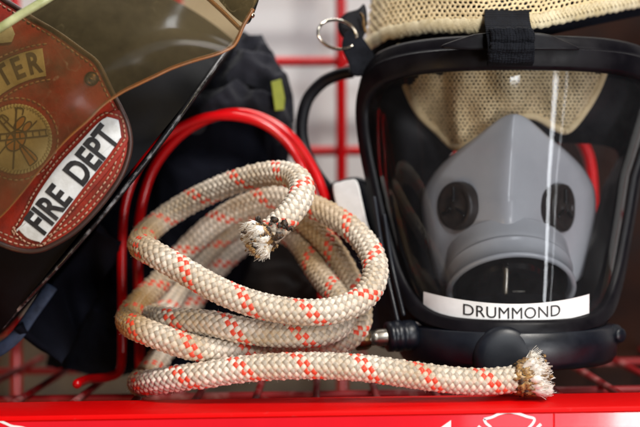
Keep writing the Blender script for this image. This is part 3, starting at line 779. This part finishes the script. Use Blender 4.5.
hairs = []
hr = np.random.default_rng(11)
for j in range(2600):
    i = int(hr.integers(20, Nn - 20)); a = hr.uniform(0, 2 * np.pi); ud = n_[i] * math.cos(a) + b_[i] * math.sin(a)
    c = pc[i] + ud * (RR - .0003); tdir = t_[i] * hr.normal() * .9 + np.cross(t_[i], ud) * hr.normal() * .9 + ud * abs(hr.normal()) * .6
    tdir /= np.linalg.norm(tdir); ln = hr.uniform(.0006, .0024)
    hairs.append(tube(np.array([c, c + tdir * ln * .5 + ud * .0002, c + tdir * ln + ud * hr.normal() * .0003]), .000032, 3, cap=False))
lf = obj('loose_fibres', join(*hairs), M['fibre'], rope); lf['kind'] = 'stuff'

# ------------------------------------------------------------------ BREATHING MASK
XM, Y0 = .103, .022
zt_ = [-.085, -.06, -.03, 0, .03, .06, .09]; at_ = [.047, .053, .0625, .070, .0765, .082, .0855]
def a_(z): return float(np.interp(z, zt_, at_))
def L(t, z, off=0):
    a = a_(z); b = .85 * a
    if t > 0: a *= 1 + .11 * max(0, min(1, (z - .02) / .05)) * min(1, t / .5)
    n = np.array((math.sin(t) / a, -math.cos(t) / b, 0)); n /= np.linalg.norm(n)
    return np.array((XM + a * math.sin(t), Y0 + b * (1 - math.cos(t)) + .06 * z, z)) + n * off
def Ln(t, z): a = L(t, z); b = L(t, z, 1); return b - a
mk = thing('breathing_mask', 'clear full face breathing mask with black frame, nose cup and name strip', 'breathing mask', (XM, .06, shz(XM)))
T_ = math.radians(76); ZT, ZB = .078, -.058
# perimeter
per = []
for a in np.linspace(0, 2 * np.pi, 200, endpoint=False):
    e = 4.2; c, s_ = math.cos(a), math.sin(a)
    per.append((T_ * math.copysign(abs(c) ** (2 / e), c), (ZT + ZB) / 2 + (ZT - ZB) / 2 * math.copysign(abs(s_) ** (2 / e), s_)))
per, _ = resample(np.array([(t * .075, z) for t, z in per + per[:1]]), n=240)
per = per[:-1]; perm = [(x / .075, z) for x, z in per]
# lens: fan of rings inside the perimeter
V, F = [], []; n = len(perm); R_ = 26; tc0, zc0 = 0, (ZT + ZB) / 2
V.append(L(tc0, zc0))
for j in range(1, R_ + 1):
    for t, z in perm: V.append(L(tc0 + (t - tc0) * j / R_ * 1.01, zc0 + (z - zc0) * j / R_ * 1.01))
for k in range(n): F.append((0, 1 + k, 1 + (k + 1) % n))
for j in range(R_ - 1):
    for k in range(n): F.append((1 + j * n + k, 1 + (j + 1) * n + k, 1 + (j + 1) * n + (k + 1) % n, 1 + j * n + (k + 1) % n))
lens = obj('lens', (V, F), M['lens'], mk)
# frame: swept moulded profile
def sweep(per, profile_fn, nm, m, parent):
    pts = np.array([L(t, z) for t, z in per]); nr = np.array([Ln(t, z) for t, z in per])
    tg = np.roll(pts, -1, 0) - np.roll(pts, 1, 0); tg /= np.linalg.norm(tg, axis=1)[:, None]
    ow = np.cross(tg, nr); ow /= np.linalg.norm(ow, axis=1)[:, None]
    c = L(0, zc0)
    V, F = [], []; N = len(per)
    for i in range(N):
        sgn = 1 if ow[i].dot(pts[i] - c) > 0 else -1
        pr = profile_fn(*per[i])
        for (o, h_) in pr: V.append(pts[i] + ow[i] * sgn * o + nr[i] * h_)
    k = len(pr)
    for i in range(N):
        for j in range(k): F.append((i * k + j, ((i + 1) % N) * k + j, ((i + 1) % N) * k + (j + 1) % k, i * k + (j + 1) % k))
    return obj(nm, (V, F), m, parent, auto=50)
def fprof(t, z):
    top = max(0, min(1, (z - .060) / .014)); bot = max(0, min(1, (-.05 - z) / .006))
    w = .0085 + .0068 * top - .002 * bot
    return [(-.0030, -.002), (-.0032, .0012), (-.0026, .0026), (-.0010, .0036), (w * .45, .0046), (w * .50, .0046), (w * .56, .0032), (w * .64, .0030), (w * .9, .0022), (w, .0008), (w * 1.02, -.004), (w * .9, -.008), (-.001, -.008)]
sweep(perm, fprof, 'frame', M['frame'], mk)
# face skirt going back from the frame
V, F = [], []
ks = np.linspace(0, 1, 9)
for k in ks:
    for t, z in perm:
        z = z * 1.06 + .001; p = L(t * (1 - .12 * k) * 1.04, z, 0); q = np.array((XM, p[1], .01))
        sc_ = 1 - (.30 if p[0] > XM else .44) * k ** 2.2
        V.append(np.array((XM + (p[0] - XM) * sc_ + .015 * k, p[1] + .004 + k * .056 * (1 - (p[1] - Y0) / .12), .012 + (p[2] - .012) * (1 - (.60 * k ** 3.2 if p[2] > .012 else .55 * k ** 2)))))
for j in range(len(ks) - 1):
    for k in range(n): F.append((j * n + k, j * n + (k + 1) % n, (j + 1) * n + (k + 1) % n, (j + 1) * n + k))
o = obj('face_skirt', (V, F), M['black_rub'], mk); add_solidify(o, .0022)
# ridged cheek piece at the left with its white tag
ck = obj('cheek_flange', slab([(330, 190), (341, 180), (362, 178), (380, 196), (398, 240), (410, 290), (416, 326), (404, 345), (382, 348), (366, 330), (352, 290), (340, 240)],
                             lambda x, y: .090 - .0010 * (x - 330) * .35, .016, 6, .0025, smoothn=4), M['plast'], mk)
for a, b in (((374, 196, 60), (398, 322, 40)), ((384, 214, 58), (404, 316, 38))):
    obj('moulded_ridge', rod(PA([a, ((a[0] + b[0]) / 2 - 2, (a[1] + b[1]) / 2, (a[2] + b[2]) / 2 + 6), b]), .0012, 10), M['plast'], ck)
obj('white_tag', slab([(333, 186), (340, 182), (348, 180), (357, 181), (362, 200), (367, 222), (374, 248), (358, 246), (344, 232), (337, 208)], lambda x, y: .078 - .0003 * (x - 330), .0075, 5, .0003, smoothn=4), M['tag'], ck)

# nose cup
rowsC = [(114, 3, 47), (116, 9, 46), (120, 16, 45.5), (127, 25, 45), (138, 38, 44), (152, 56, 42), (166, 71, 41), (180, 81, 40), (192, 86, 39), (208, 87, 38), (228, 84, 38), (250, 79, 38), (272, 74, 39), (292, 70, 41)]
rr_ = catmull(np.array(rowsC, float), 5)
def cup(sx, w):
    i = w * (len(rr_) - 1); i0 = int(min(i, len(rr_) - 2)); q = rr_[i0] * (1 - (i - i0)) + rr_[i0 + 1] * (i - i0)
    py, hw, yr = q
    lowk = max(0, min(1, (py - 196) / 96)); py = py - 56 * lowk * (1 - abs(sx) ** 2.4)
    cx = 514 - 5 * min(1, (py - 114) / 80)
    k = .042 * (hw / 87)
    y = yr * .001 + k * (math.sqrt(sx * sx + .012) - math.sqrt(.012)) * .95 + .006 * max(0, (abs(sx) - .86) / .14) ** 2 * (hw / 87)
    return P(cx + sx * hw, py, y)
o = obj('nose_cup', grid_surface(cup, np.linspace(-1, 1, 61), np.linspace(0, 1, 60)), M['silicone'], mk); add_solidify(o, .0022, -1)
nc = o
# mouth ring of the cup: tilted sleeve
ax = np.array((0, -.62, -.78)); rc = np.array(P(507.5, 264, .064))
rs = .034
sleeve = [(rs - .0002, -.006), (rs, 0), (rs + .0003, .0030), (rs + .0001, .0052), (rs - .0001, .0062), (rs + .0008, .0069), (rs + .0008, .0077), (rs, .0085), (rs + .0002, .0130), (rs + .0003, .0170), (rs + .0011, .0176), (rs + .0011, .0190), (rs - .0012, .0196), (rs - .0020, .018), (rs - .0022, -.004)]
obj('mouth_sleeve', lathe(sleeve, rc, ax, 96), M['silicone'], nc)
# black speech unit inside
su = lathe([(0, .0150), (.010, .0150), (.0105, .0165), (.0200, .0170), (.0205, .0145), (.0270, .0145), (.0280, .0160), (.0310, .0160), (.0310, .006), (0, .006)], rc, ax, 72)
obj('speech_unit', su, M['gloss_black'], mk)
obj('speech_unit_glint', box(rc + np.array((.006, -.004, -.0125)), (.0085, .0008, .0060), .0003, Matrix.Rotation(-.5, 3, 'X')), M['nickel'], mk)  # small nickel box stands in for a lamp's reflection on the unit
obj('speech_unit_clip', rod(PA([(506, 266, 36), (506, 276, 36), (505, 296, 36)]), .0018, 10), M['nickel'], mk)
# valves
for vx, vy, sgn in ((456, 206, -1), (562, 208, 1)):
    sx = (vx - 509.5) / 86
    ylist = .0385 + .042 * (math.sqrt(sx * sx + .012) - math.sqrt(.012)) * .95
    c = np.array(P(vx, vy, ylist - .0030)); nrm = np.array((sgn * .80, -.60, .0))
    vlv = obj('valve', lathe([(0, .0022), (.0030, .0022), (.0034, .0012), (.0100, .0014), (.0112, .0022), (.0128, .0020), (.0134, 0), (.0134, -.006)], c, nrm, 48, (0, 0, 1)), M['valve'], nc)
    sp = []
    for k in range(3):
        a = k * 2 * math.pi / 3 + .5; t1 = np.cross(nrm, (0, 0, 1)); t1 /= np.linalg.norm(t1); t2 = np.cross(nrm, t1)
        d = t1 * math.cos(a) + t2 * math.sin(a)
        sp.append(rod([c + nrm * .0022 + d * .002, c + nrm * .0022 + d * .006, c + nrm * .0022 + d * .0105], .0009, 8, n=4))
    obj('valve_spoke', join(*sp), M['gloss_black'], vlv)

# name strip on the lens
def strip_pt(x, z, off): # x relative to XM
    zz = z + 2.5 * (x + .003) ** 2
    return L(math.asin(max(-1, min(1, x / a_(zz)))), zz, off)
stp = obj('name_strip', grid_surface(lambda u, w: strip_pt(u, w, .0004), np.linspace(-.0475, .0385, 50), np.linspace(-.0568, -.0466, 6)), M['tag'], lens)
v, f = text_mesh('DRUMMOND', .0083, 0, 1.0, 1.03)
v = np.array([strip_pt(p[0] - .0035, -.0517 + p[1], .0007) for p in v])
obj('lettering', (v, f), M['ink'], stp, smooth=False)

# bottom housing
def hous(t, w):
    prof = [(-.0595, -.001), (-.0600, .0035), (-.0620, .0058), (-.0690, .0068), (-.0765, .0062), (-.0800, .0040), (-.0812, .000), (-.0800, -.010), (-.0600, -.010)]
    z, off = prof[int(w)]
    return L(t, -.058, off) * np.array((1, 1, 0)) + np.array((0, 0, z))
hs_ = obj('lower_housing', grid_surface(hous, np.linspace(-1.45, 1.32, 70), range(9)), M['plast'], mk, auto=50)
bc = L(-.10, -.058, .0)
bc = np.array((P(505, 0, .016)[0], .0135, P(0, 357, .016)[2]))
obj('centre_boss', lathe([(0, .0026), (.006, .0025), (.0110, .0021), (.0140, .0012), (.0158, -.0006), (.0168, -.0035), (.0170, -.010)], bc, (0, -1, .05), 56), M['plast'], hs_)
kc = L(1.36, -.066, .004); kc[2] = -.0655
obj('side_knob', lathe([(0, .009), (.0030, .009), (.0040, .008), (.0042, .005), (.0056, .0045), (.0058, .001), (.0050, 0), (.0058, -.001), (.0058, -.004)], kc, (.55, -.83, 0), 32), M['plast'], hs_)
# left fitting: ribbed knob and metal plug
kp = np.array(P(399, 336, .040))
axk = np.array((-.96, -.26, -.05))
obj('ribbed_knob', lathe([(.0010, -.009), (.0075, -.009), (.0082, -.007), (.0082, -.003), (.0074, -.002), (.0084, -.001), (.0084, .002), (.0074, .003), (.0082, .004), (.0080, .0065), (.0060, .0075), (0, .0075)], kp, axk, 36, (0, 0, 1)), M['plast'], hs_)
obj('metal_plug', lathe([(.0046, .004), (.0046, .012), (.0041, .0127), (.0041, .0160), (.0050, .0165), (.0050, .0185), (.0038, .0190), (.0030, .0175), (0, .0175)], kp, axk, 32, (0, 0, 1)), M['nickel'], hs_)
obj('brass_nut', lathe([(.0056, .017), (.0060, .0185), (.0060, .0235), (.0050, .0245), (.0030, .0240), (.0028, .021), (0, .021)], kp, axk, 6, (0, 0, 1)), M['brass'], hs_)

# black hose loop left of the mask
obj('rubber_hose', tube(catmull(PA([(352, 72, 92), (338, 75, 96), (322, 83, 100), (308, 99, 103), (302, 120, 104), (303, 142, 103), (312, 166, 100), (324, 184, 100), (338, 200, 104)]), 10), .0036, 14), M['black_rub'], mk)
# top strap over the frame with buckle
def strap(u, w):
    pts = catmull(PA([(510, -24, 60), (508, 0, 44), (507, 18, 24), (509, 32, 11), (511, 46, 8.5), (511, 59, 9), (510, 64, 14)]), 8)
    i = w * (len(pts) - 1); i0 = int(min(i, len(pts) - 2)); p = pts[i0] * (1 - i + i0) + pts[i0 + 1] * (i - i0)
    rib = .00022 * math.cos(w * 2 * math.pi * 42) + .00012 * math.cos(u * 40)
    return p + np.array((u * .0115, -rib + .0008 * u * u, 0))
o = obj('harness_strap', grid_surface(strap, np.linspace(-1, 1, 41), np.linspace(0, 1, 260)), M['web'], mk); add_solidify(o, .0020)
def fold(u, w):
    y = 29 + 34 * w; e = 1 + .05 * noise.noise(Vector((w * 7, u * .5, 2)))
    bulge = .0022 * math.sin(math.pi * min(1, w * 1.02)) ** .5 + .0012 * math.exp(-((w - .62) / .09) ** 2) - .0013 * math.exp(-((w - .42) / .05) ** 2)
    q = P(511 + u * 21.5 * e + 1.2 * math.sin(w * 5), y + 1.0 * noise.noise(Vector((u * 4, w * 4, 0))) - 2 * u * u * w, .0078)
    rib = .00022 * math.cos(w * 2 * math.pi * 17) + .00018 * math.cos(u * 46) + .00045 * noise.noise(Vector((u * 9, w * 9, 4)))
    return (q[0], q[1] - bulge + rib + .0020 * abs(u) ** 6, q[2])
o2 = obj('strap_fold', grid_surface(fold, np.linspace(-1, 1, 81), np.linspace(0, 1, 160)), M['web'], mk); add_solidify(o2, .0018)
fz = []
for j in range(420):
    u_ = rng.choice([-1, 1]) * rng.uniform(.93, 1.0); w_ = rng.random(); c = np.array(fold(u_, w_))
    if rng.random() < .4: c = np.array(fold(rng.uniform(-1, 1), rng.choice([0.0, 1.0])))
    d = rng.normal(0, 1, 3) * (1, .6, 1); d /= np.linalg.norm(d); fz.append(tube(np.array([c, c + d * .0006, c + d * .0006 * 2 + rng.normal(0, .0002, 3)]), .00004, 3, cap=False))
fo = obj('strap_fuzz', join(*fz), M['web'], o2); fo['kind'] = 'stuff'
obj('frame_tab', slab([(440, 47), (462, 38), (484, 33), (540, 33), (562, 40), (580, 49), (560, 50), (470, 50)], lambda x, y: .0155 + .000001 * (x - 510) ** 2, .006, 4, .0012, smoothn=3), M['frame'], mk)

# knitted net: real open mesh
def knit(fn, nu, nv, hole=(.30, .30), keep=None, seed=1):
    """fn(u,v)->point in cell units; staggered cells each with an open hole"""
    rr = np.random.default_rng(seed); V, F, key = [], [], {}
    def vid(a, b):
        k = (round(a * 4), round(b * 4))
        if k not in key: key[k] = len(V); V.append(fn(a, b))
        return key[k]
    for j in range(nv):
        off = .5 * (j % 2)
        for i in range(nu):
            cx, cy = i + off + .5, j + .5
            if keep and not keep(cx, cy): continue
            outer = [(-.5, -.5), (0, -.5), (.5, -.5), (.5, 0), (.5, .5), (0, .5), (-.5, .5), (-.5, 0)]
            oi = [vid(cx + a, cy + b) for a, b in outer]
            s1, s2 = hole[0] * rr.uniform(.6, 1.22), hole[1] * rr.uniform(.6, 1.2); jx_, jy_ = rr.normal(0, .05, 2); ii = []
            tl = .10 * (1 if j % 2 else -1)
            for a, b in outer:
                l = math.hypot(a, b); ii.append(len(V)); V.append(fn(cx + jx_ + a / l * s1 + tl * b, cy + jy_ + b / l * s2))
            for k in range(8): F.append((oi[k], oi[(k + 1) % 8], ii[(k + 1) % 8], ii[k]))
    return np.array(V), F
# over the top of the mask
hx = [340, 366, 385, 430, 485, 540, 590, 640, 700]; hy = [68, 50, 37, 30, 30, 25, 14, 4, -12]
def nt_fn(a, b):
    px = 364 + a * 5.2; base = float(np.interp(px, hx, hy)); py = base - 8 - b * 4.3 
    Y = .030 + .0000028 * (px - 515) ** 2 + .00000 * b + .0006 * b + .0012 * math.sin(px * .06 + b * .3)
    lean = b * .35 * (1 if px < 400 else 0) * max(0, (400 - px) / 36)
    return P(px + lean * 2 + .25 * math.sin(b * 2.1), py + .25 * math.sin(a * 1.7), Y + .00035 * math.cos(a * 6.283) * math.cos(b * 3.1416))
o = obj('head_net', knit(nt_fn, 60, 18, (.33, .36)), M['net'], mk); add_solidify(o, .0011); add_subsurf(o, 1)
def lin(u, w):
    px = 372 + u * 330; b = w * 22; Y = .044 + .0000028 * (px - 515) ** 2 + .0006 * b
    return P(px, float(np.interp(px, hx, hy)) + 12 - b * 4.3, Y + .002 * math.sin(px * .11) * w)
o = obj('net_lining', grid_surface(lin, np.linspace(0, 1, 60), np.linspace(0, 1, 14)), M['coat'], mk); add_solidify(o, .0015)
hp_ = []
for px in np.arange(358, 690, 1.2):
    Y = .030 + .0000028 * (px - 515) ** 2
    hp_.append(P(px, float(np.interp(px, hx, hy)) + .4 * math.sin(px * .35), Y - .0005))
v, f = tube(np.array([(q[0], q[1], q[2] + .0021) for q in hp_]), .0040, 16, flat=.45)
v = v + np.array([[0, .0004 * math.sin(p[0] * 2600 + p[2] * 2000), .0003 * math.sin(p[0] * 1500)] for p in v])
obj('net_hem', (v, f), M['hem'], mk)
hem2 = []
for k, px in enumerate(np.arange(360, 680, 4.0)):
    y0 = float(np.interp(px, hx, hy)); Y = .030 + .0000028 * (px - 515) ** 2 - .0015
    hem2.append(rod([P(px, y0 - 3, Y), P(px + 3, y0 - 6.5, Y), P(px + 5.5, y0 - 11, Y + .0006)], .0007, 6, n=3))
    hem2.append(rod([P(px + 5, y0 - 3, Y - .0004), P(px + 2.5, y0 - 6.5, Y - .0004), P(px, y0 - 11, Y + .0006)], .0007, 6, n=3))
obj('hem_stitching', join(*hem2), M['hem'], mk)
# net hanging inside, behind the nose cup
poly = [(396, 40), (402, 62), (405, 84), (418, 112), (438, 132), (455, 147), (472, 142), (498, 124), (530, 114), (554, 126), (568, 129), (586, 108), (600, 82), (612, 40)]
def inside(x, y):
    c = False; j = len(poly) - 1
    for i in range(len(poly)):
        xi, yi = poly[i]; xj, yj = poly[j]
        if (yi > y) != (yj > y) and x < (xj - xi) * (y - yi) / (yj - yi) + xi: c = not c
        j = i
    return c
def in_fn(a, b):
    px = 392 + a * 4.3; py = 44 + b * 3.5
    Y = .038 + .00036 * (py - 44) + .0000012 * (px - 510) ** 2 + .0040 * math.sin(px * .075 + py * .05) + .0018 * math.sin(px * .16 - py * .09)
    Y += .016 * (1 / (1 + math.exp((px - 447 - (py - 60) * .1) / 2.5)))
    Y -= .006 * math.exp(-((px - 470 + (py - 60) * .3) / 12) ** 2)
    Y += .010 * (1 / (1 + math.exp(-(px - 585) / 3)))
    return P(px, py, Y + .0003 * math.cos(a * 6.283))
o = obj('inner_net', knit(in_fn, 54, 30, (.30, .32), keep=lambda a, b: inside(392 + a * 4.3, 44 + b * 3.5)), M['net'], mk); add_solidify(o, .0011); add_subsurf(o, 1)
ih = []
for q in catmull(np.array([(401, 56), (405, 84), (418, 112), (438, 132), (455, 147), (472, 142), (498, 125), (530, 116), (554, 127), (568, 130), (586, 109), (600, 83), (611, 50)], float), 10):
    ih.append(np.array(in_fn((q[0] - 392) / 4.3, (q[1] - 44) / 3.5)) + np.array((0, -.0008, 0)))
obj('inner_hem', tube(np.array(ih), .0021, 10), M['net'], mk)
# buckle and side strap at the top left of the mask
obj('side_strap', slab([(344, 36), (350, 30), (358, 33), (366, 42), (374, 56), (372, 72), (354, 76), (348, 62), (342, 48)], lambda x, y: .066 + .00012 * (x - 344), .0045, 4, .001, smoothn=4), M['web'], mk)
obj('strap_buckle', slab([(340, 34), (338, 22), (346, 13), (358, 9), (364, 4), (367, 14), (366, 30), (360, 42), (350, 44)], lambda x, y: .072, .005, 4, .0012, smoothn=4), M['frame'], mk)
obj('buckle_tongue', rod(PA([(360, 13, 66), (363, 17, 65), (364, 25, 66), (366, 33, 67)]), .0009, 8), M['brass'], mk)
# split key ring through the strap
kr = []
c = np.array(P(337.5, 34.5, .062))
for t in np.linspace(0, 2 * np.pi * 1.9, 110):
    u_, w_ = math.cos(t), math.sin(t); tl = .32
    kr.append(c + np.array((u_ * .0107 + w_ * .001, u_ * .006, w_ * .0078 - u_ * .0012)) + np.array((0, .0009, .0)) * t / 6.28)
tag(obj('key_ring', tube(np.array(kr), .00085, 10), M['steel']), 'shiny split key ring hanging from the mask\'s side strap', 'key ring')

# ------------------------------------------------------------------ LIGHTS
def area(name, loc, target, sx, sy, power, col=(1, 1, 1)):
    ld = bpy.data.lights.new(name, 'AREA'); ld.shape = 'RECTANGLE'; ld.size = sx; ld.size_y = sy; ld.energy = power; ld.color = col
    o = bpy.data.objects.new(name, ld); COL.objects.link(o); o.location = loc
    o.rotation_euler = (Vector(target) - Vector(loc)).to_track_quat('-Z', 'Y').to_euler(); return o
area('cup_fill', (.24, -.98, .44), (.10, .03, 0), .12, .26, 4.6, (.93, .97, 1))  # added lamp, gives the nose cup's ridge its highlight
area('window_key', (.38, -.62, .85), (.02, 0, -.02), .26, .20, 13.0, (1, .955, .89))
a40 = math.radians(34)
area('tall_window_strip', (XM + 1.15 * math.sin(a40), -1.15 * math.cos(a40), .03), (XM, .02, .03), .055, .60, 2.2, (.93, .96, 1))
area('low_reflector', (.60, -1.05, -.315), (.15, 0, -.1), .42, .24, 6.0, (1, .97, .95))
area('wall_fill', (.08, .235, .62), (.06, .33, .12), .6, .10, 3.4, (1, .98, .95))  # added unseen light that brightens the back wall
area('warm_left_fill', (-.42, -.42, -.33), (-.1, 0, -.07), .20, .2, 1.0, (1, .66, .32))  # added warm fill, imitates bounced light on the rope's left bends
area('cool_front', (.35, -.9, -.25), (.12, .02, -.05), .35, .25, .55, (.75, .87, 1))
area('thin_window_strip', (XM + 1.15 * math.sin(a40 + .11), -1.15 * math.cos(a40 + .11), .03), (XM, .02, .03), .018, .60, .35, (.93, .96, 1))
w = bpy.data.worlds.new('World'); S.world = w; w.use_nodes = True
w.node_tree.nodes['Background'].inputs[0].default_value = (.8, .85, 1, 1); w.node_tree.nodes['Background'].inputs[1].default_value = .018

# ------------------------------------------------------------------ CAMERA
cd_ = bpy.data.cameras.new('Camera'); cam = bpy.data.objects.new('Camera', cd_); COL.objects.link(cam); S.camera = cam
cam.location = (0, -CAMD, 0); cam.rotation_euler = (math.pi / 2, 0, 0)
cd_.sensor_width = 36; cd_.lens = 36 * CAMD / (640 * PX); cd_.clip_start = .01; cd_.clip_end = 50
cd_.dof.use_dof = True; cd_.dof.focus_distance = CAMD - .003; cd_.dof.aperture_fstop = 4.6; cd_.dof.aperture_blades = 8
S.view_settings.view_transform = 'Standard'; S.view_settings.look = 'None'; S.view_settings.gamma = 1; S.view_settings.exposure = -.1
S.cycles.max_bounces = 10; S.cycles.transparent_max_bounces = 24; S.cycles.use_denoising = True
